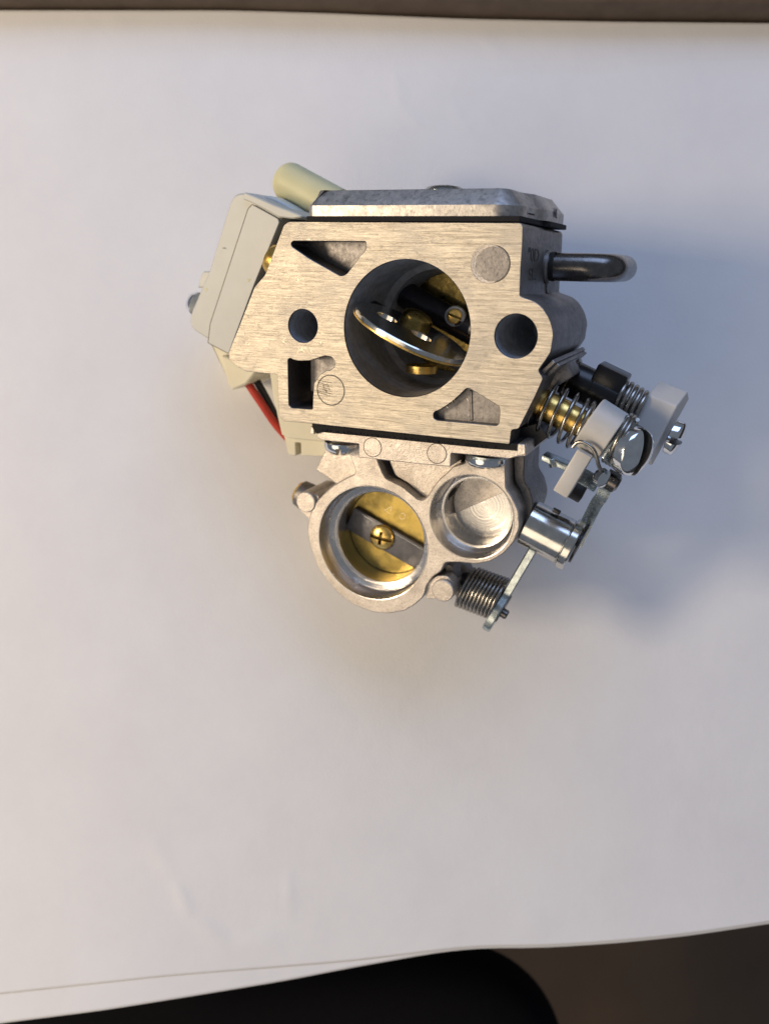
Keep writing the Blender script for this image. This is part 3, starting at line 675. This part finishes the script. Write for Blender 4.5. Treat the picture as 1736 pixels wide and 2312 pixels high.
# white lever block on the far shaft
kA = L(1482, 857, -2.5); 
def camdir(du, dv, dz_=0.0):     # a direction of the picture plane expressed in the carburetor's frame
    w = Vector((du, -dv, dz_)); return (ROOTM.to_3x3().inverted() @ w).normalized()
ax2 = camdir(0.84, 0.54, 0.0); ln = camdir(-0.47, 0.85, 0.0)
ctr = L(1479, 952, -2.6); su = S(1480, 940, -2.6)
ax3 = camdir(0.76, 0.50, 0.42)    # thickness direction turned so that the end face shows
Tb = basis(ctr, ln, ax3)
prof = [Vector((-95 * su, -30 * su)), Vector((95 * su, -30 * su)), Vector((95 * su, 34 * su)), Vector((-95 * su, 34 * su))]
dp = Tb.to_3x3() @ Vector((0, 0, 1))
bo = [Vector((-0.93, -0.38)), Vector((-0.93, 0.12)), Vector((-0.42, 0.42)), Vector((0.9, 0.30)), Vector((0.93, -0.38))]
Tn = Matrix.Translation(ctr) @ basis((0, 0, 0), ln, dp) @ Matrix.Identity(4)
wb = plate('white_lever_block', [rnd(bo, 0.04, 3)], 0.36, -0.36, 'nylon', CB, 0.02, 0.02, Tn)
nb = Tn.to_3x3() @ Vector((0, 0, 1)); 
if nb.dot(ax2) < 0: nb = -nb
screw('clamp_screw', L(1516, 986, -2.45), nb, 40 * su, 0.26, 'chrome', wb, 'slot', PI / 2, 0.14, 0.2)
# front brass shaft with its coil spring
b0, b3 = L(1150, 875, zb_), L(1330, 966, zb_)
sb = S(1260, 930, zb_)
bsh = turned('brass_shaft', [(0, 0), (0, 34 * sb), (0.9, 34 * sb), (0.92, 30 * sb), (0.97, 30 * sb), (0.99, 34 * sb), (1.5, 34 * sb), (1.53, 31 * sb), (2.4, 31 * sb)], frame(b0, b3 - b0), 'brass', CB, 48)
def sq(t):                        # closed coils at both ends
    if t < 0.2: return t * 0.55
    if t > 0.82: return 1 - (1 - t) * 0.6
    return 0.11 + (t - 0.2) / 0.62 * (1 - 0.108 - 0.11)
s0, s3 = L(1203, 906, zb_), L(1318, 962, zb_)
wire('coil_spring', helix(s0, s3, 57 * sb, 6.2, normal=A, squeeze=sq, phase=0.5), 0.045, 'spring_steel', CB, 10)
# white collar and its arm
w0, w1 = L(1328, 952, zb_ + .1), L(1384, 988, zb_ + .1)
sw_ = S(1350, 970, zb_)
col = turned('white_collar', [(0, 0), (0, 58 * sw_), (0.03, 61 * sw_), ((w1 - w0).length - 0.02, 61 * sw_), ((w1 - w0).length, 59 * sw_), ((w1 - w0).length, 0)], frame(w0, w1 - w0), 'nylon', CB, 56)
ac = (L(1324, 1018, -0.75) + L(1267, 1112, -0.75)) / 2
block('collar_arm', basis(ac, L(1324, 1018, -.75) - L(1267, 1112, -.75), L(1337, 1024, -.75) - L(1310, 1013, -.75)), 110 * sw_, 36 * sw_, 0.5, 'nylon', col, 0.03)
# torsion wires beside the collar and the hook round the arm
tw = CB
wires = wire('hook_wire', smoothpath([L(1292, 1010, -0.4), L(1303, 999, -0.4), L(1318, 999, -0.38), L(1335, 1010, -0.38), L(1345, 1027, -0.4), L(1350, 1048, -0.45), L(1356, 1062, -0.5)]), 0.045, 'spring_steel', CB)
wire('torsion_coil', helix(L(1390, 987, -1.1), L(1410, 998, -1.1), 0.60, 2.6, normal=A, phase=2.0), 0.05, 'spring_steel', wires)
# big bright pan-head screw with its square washer
hc = L(1420, 1016, -0.9); AD = camdir(0.62, 0.38, 0.72)
br = CB
whc = block('clamp_washer', basis(L(1408, 1006, -1.05), AD, camdir(-.5, .85)), 0.1, 1.12, 1.0, 'zinc', CB, 0.03)
screw('clamp_screw', hc, AD, 55 * S(1420, 1015, -1), 0.40, 'chrome', whc, 'slot', 0.0, 0.2, 0.17)
block('screw_shank', basis(L(1436, 975, -1.3), A, up), 0.24, 0.3, 0.3, 'dark_tube', whc, 0.06)
# zinc bracket: left tongue, right plate, arm down to the roller
bk = block('link_bracket', basis(L(1258, 1042, -1.35), L(1290, 1057, -1.35) - L(1226, 1030, -1.35), (0.1, 1, 0)), 0.72, 0.16, 0.5, 'zinc', CB, 0.03)
block('bracket_tongue', basis(L(1246, 1046, -1.2), camdir(.3, .95), camdir(1, 0)), 0.2, 0.12, 0.3, 'zinc', bk, 0.02)
block('bracket_plate', basis(L(1330, 1084, -1.5), camdir(0.86, 0.5, 0.1), camdir(-.4, .9, .4)), 0.46, 0.42, 0.1, 'zinc', bk, 0.03)
block('bracket_block', basis(L(1300, 1108, -2.0), camdir(0.86, 0.5, 0.1), camdir(-.4, .9, .4)), 0.4, 0.4, 0.3, 'black_plastic', bk, 0.03)
turned('bracket_rivet', [(0, 0), (0, 0.2), (0.08, 0.24), (0.2, 0.22), (0.28, 0.1), (0.29, 0)], frame(L(1352, 1074, -1.4), camdir(0.5, 0.5, 0.8)), 'chrome', bk)
turned('bracket_rivet', [(0, 0), (0, 0.24), (0.3, 0.24), (0.36, 0.14), (0.36, 0)], frame(L(1366, 1078, -1.5), camdir(0.85, 0.5, 0.2)), 'dark_tube', bk)
def strip3(name, pts, w, th, m, parent, wdir):
    bm = bmesh.new(); wd = Vector(wdir).normalized(); rows = []
    pts = [Vector(p) for p in pts]
    for i, p in enumerate(pts):
        t = (pts[min(i + 1, len(pts) - 1)] - pts[max(i - 1, 0)]).normalized(); n = t.cross(wd).normalized()
        rows.append([bm.verts.new(p + wd * a * w / 2 + n * b * th / 2) for a, b in ((-1, -1), (1, -1), (1, 1), (-1, 1))])
    for a, b in zip(rows, rows[1:]):
        for k in range(4): j = (k + 1) % 4; bm.faces.new((a[k], a[j], b[j], b[k]))
    bm.faces.new(list(reversed(rows[0]))); bm.faces.new(rows[-1]); bmesh.ops.recalc_face_normals(bm, faces=bm.faces)
    es = [e for e in bm.edges if e.calc_face_angle(0) > 0.9]; bmesh.ops.bevel(bm, geom=es, offset=0.02, segments=2, affect='EDGES')
    return link(name, mesh_of(bm), m, parent, 40)
arm = strip3('bracket_arm', smoothpath([L(1372, 1078, -1.4), L(1366, 1102, -1.55), L(1357, 1122, -1.6), L(1346, 1137, -1.75), L(1330, 1168, -1.95), L(1312, 1205, -2.0), L(1300, 1232, -2.0)], 5), 0.30, 0.1, 'zinc', bk, camdir(0.86, 0.45, 0.1))
# roller barrel with flange
zo = -1.7
r0, r1_ = L(1191, 1179, zo), L(1278, 1224, zo); so = S(1230, 1200, zo); LR = (r1_ - r0).length
rol = turned('barrel', [(0.04, 0), (0.04, 36 * so), (0, 50 * so), (0.03, 54 * so), (LR - 0.02, 54 * so), (LR - 0.01, 51 * so), (LR, 51 * so), (LR + 0.01, 58 * so), (LR + 0.04, 60 * so), (LR + 0.2, 60 * so), (LR + 0.23, 57 * so), (LR + 0.23, 0)], frame(r0, r1_ - r0), 'plated', CB, 72)
turned('retaining_clip', [(0, 0), (0, 45 * so), (0.06, 45 * so), (0.06, 0)], frame(L(1303, 1228, zo), r1_ - r0), 'black_steel', rol, 36)
block('barrel_key', basis(L(1256, 1154, zo + .2), r1_ - r0, (0, 1, 0)), 0.2, 0.1, 0.12, 'black_steel', rol, 0.02)

# ================================================================== electric connector on the left
zc = -0.9
HOUS = [(550, 434), (620, 462), (640, 478), (626, 520), (573, 641), (560, 700), (516, 795), (447, 752), (434, 743), (428, 727), (430, 710), (472, 611), (520, 454), (530, 439)]
hs_ = plate('connector_housing', [rnd(P2(HOUS, zc), 0.09, 5)], zc, -3.0, 'grey_plastic', CB, 0.05)
PAN = [(569, 462), (573, 464), (627, 494), (630, 502), (573, 643), (516, 798), (470, 774), (475, 731), (560, 472)]
plate('inset_panel', [rnd(P2(PAN, zc + 0.1), 0.04, 4)], zc + 0.09, zc - 0.1, 'grey_plastic', hs_, 0.012)
plate('panel_seam', [rnd(offset(orient(P2(PAN, zc + 0.01), True), -0.014), 0.04, 4)], zc + 0.006, zc - 0.1, 'seam_plastic', hs_, 0.0)
lipo = [(551, 433), (587, 448), (618, 462), (655, 476), (680, 486), (681, 491), (660, 494), (628, 490), (600, 474), (568, 458), (548, 450)]
plate('housing_rim', [rnd(P2(lipo, zc + 0.12), 0.04, 4)], zc + 0.12, -2.6, 'grey_plastic', hs_, 0.03)
plate('housing_lip', [rnd(P2([(588, 448), (597, 442), (612, 442), (650, 463), (676, 480), (680, 488), (655, 482), (620, 466)], zc - 0.5), 0.04, 4)], zc - 0.5, -2.4, 'lip_plastic', hs_, 0.04)
plate('side_key', [rnd(P2([(446, 650), (454, 618), (460, 612), (474, 612), (500, 650)], zc - 0.7), 0.04)], zc - 0.7, -2.6, 'grey_plastic', hs_, 0.04)
for (u, v, r) in ((463, 653, 5), (562, 633, 4), (565, 631, 3), (503, 560, 1.5)):
    c = L(u, v, zc + 0.06); plate('gate_mark', [circle((c.x, c.y), r * 0.009, 12)], zc + (0.096 if u > 500 else 0.004), zc - 0.1, 'pale_rubber', hs_, 0.0)
turned('rivet_head', [(-0.22, 0), (-0.2, 0.12), (-0.12, 0.24), (0, 0.31), (0.06, 0.32), (0.06, 0)], frame(L(440, 684, -1.7), L(470, 697, -1.7) - L(440, 684, -1.7)), 'chrome', hs_, 40)
plate('housing_shadow_gap', [rnd(P2([(625, 500), (650, 500), (600, 640), (572, 648)], -0.9), 0.02)], -1.3, -3, 'black_plastic', hs_, 0.0)  # black plate put in for the shade of this gap
turned('contact_rivet', [(-0.2, 0), (-0.18, 0.18), (-0.1, 0.33), (0.03, 0.40), (0.3, 0.40)], frame(L(619, 585, -0.55), L(640, 597, -0.55) - L(619, 585, -0.55)), 'brass', CB, 40)
# pale tube with rounded end
t0, t1 = L(655, 412, -2.3), L(760, 470, -2.3); rt = 43 * S(650, 410, -2.3)
pr = [(-rt * 0.85, 0)]
for k in range(1, 10): a = k / 9 * PI / 2; pr.append((-rt * 0.85 * math.cos(a), rt * math.sin(a)))
pr += [((t1 - t0).length, rt * 1.02), ((t1 - t0).length, 0)]
turned('rubber_plug', pr, frame(t0, t1 - t0), 'pale_rubber', CB, 56)
# cream socket, wires and lower terminal block
soc = plate('wire_socket', [rnd(P2([(472, 768), (516, 790), (560, 815), (585, 840), (558, 862), (527, 877), (515, 862)], -2.2), 0.06, 4)], -2.2, -3.4, 'cream_plastic', CB, 0.05)
plate('socket_rim', [rnd(P2([(505, 800), (585, 835), (560, 866), (528, 880), (519, 866)], -2.05), 0.06, 4)], -1.95, -3.3, 'cream_plastic', soc, 0.04)
rw = [L(548, 842, -2.35), L(562, 868, -2.35), L(592, 913, -2.5), L(624, 960, -2.75), L(660, 1000, -2.9)]
wire('red_wire', smoothpath(rw), 0.115, 'red_wire', CB, 16)
wire('black_wire', smoothpath([L(565, 838, -2.6), L(584, 868, -2.6), L(600, 896, -2.75), L(618, 930, -2.9), L(640, 960, -3.0)]), 0.11, 'black_wire', CB, 16)
tb = plate('terminal_block', [rnd(P2([(608, 835), (640, 840), (700, 950), (745, 985), (752, 1000), (652, 990), (636, 982), (617, 899)], -1.3), 0.04, 4)], -1.3, -3.1, 'cream_plastic', CB, 0.03)
plate('block_foot', [rnd(P2([(640, 980), (740, 992), (748, 1030), (722, 1030), (680, 1028), (679, 1000), (667, 999), (668, 1029), (651, 1026)], -1.45), 0.02, 3)], -1.45, -3.0, 'cream_plastic', tb, 0.02)
plate('block_foot_back', [rnd(P2([(660, 985), (700, 990), (700, 1027), (660, 1025)], -1.8), 0.02, 3)], -1.8, -2.9, 'cream_plastic', tb, 0.02)
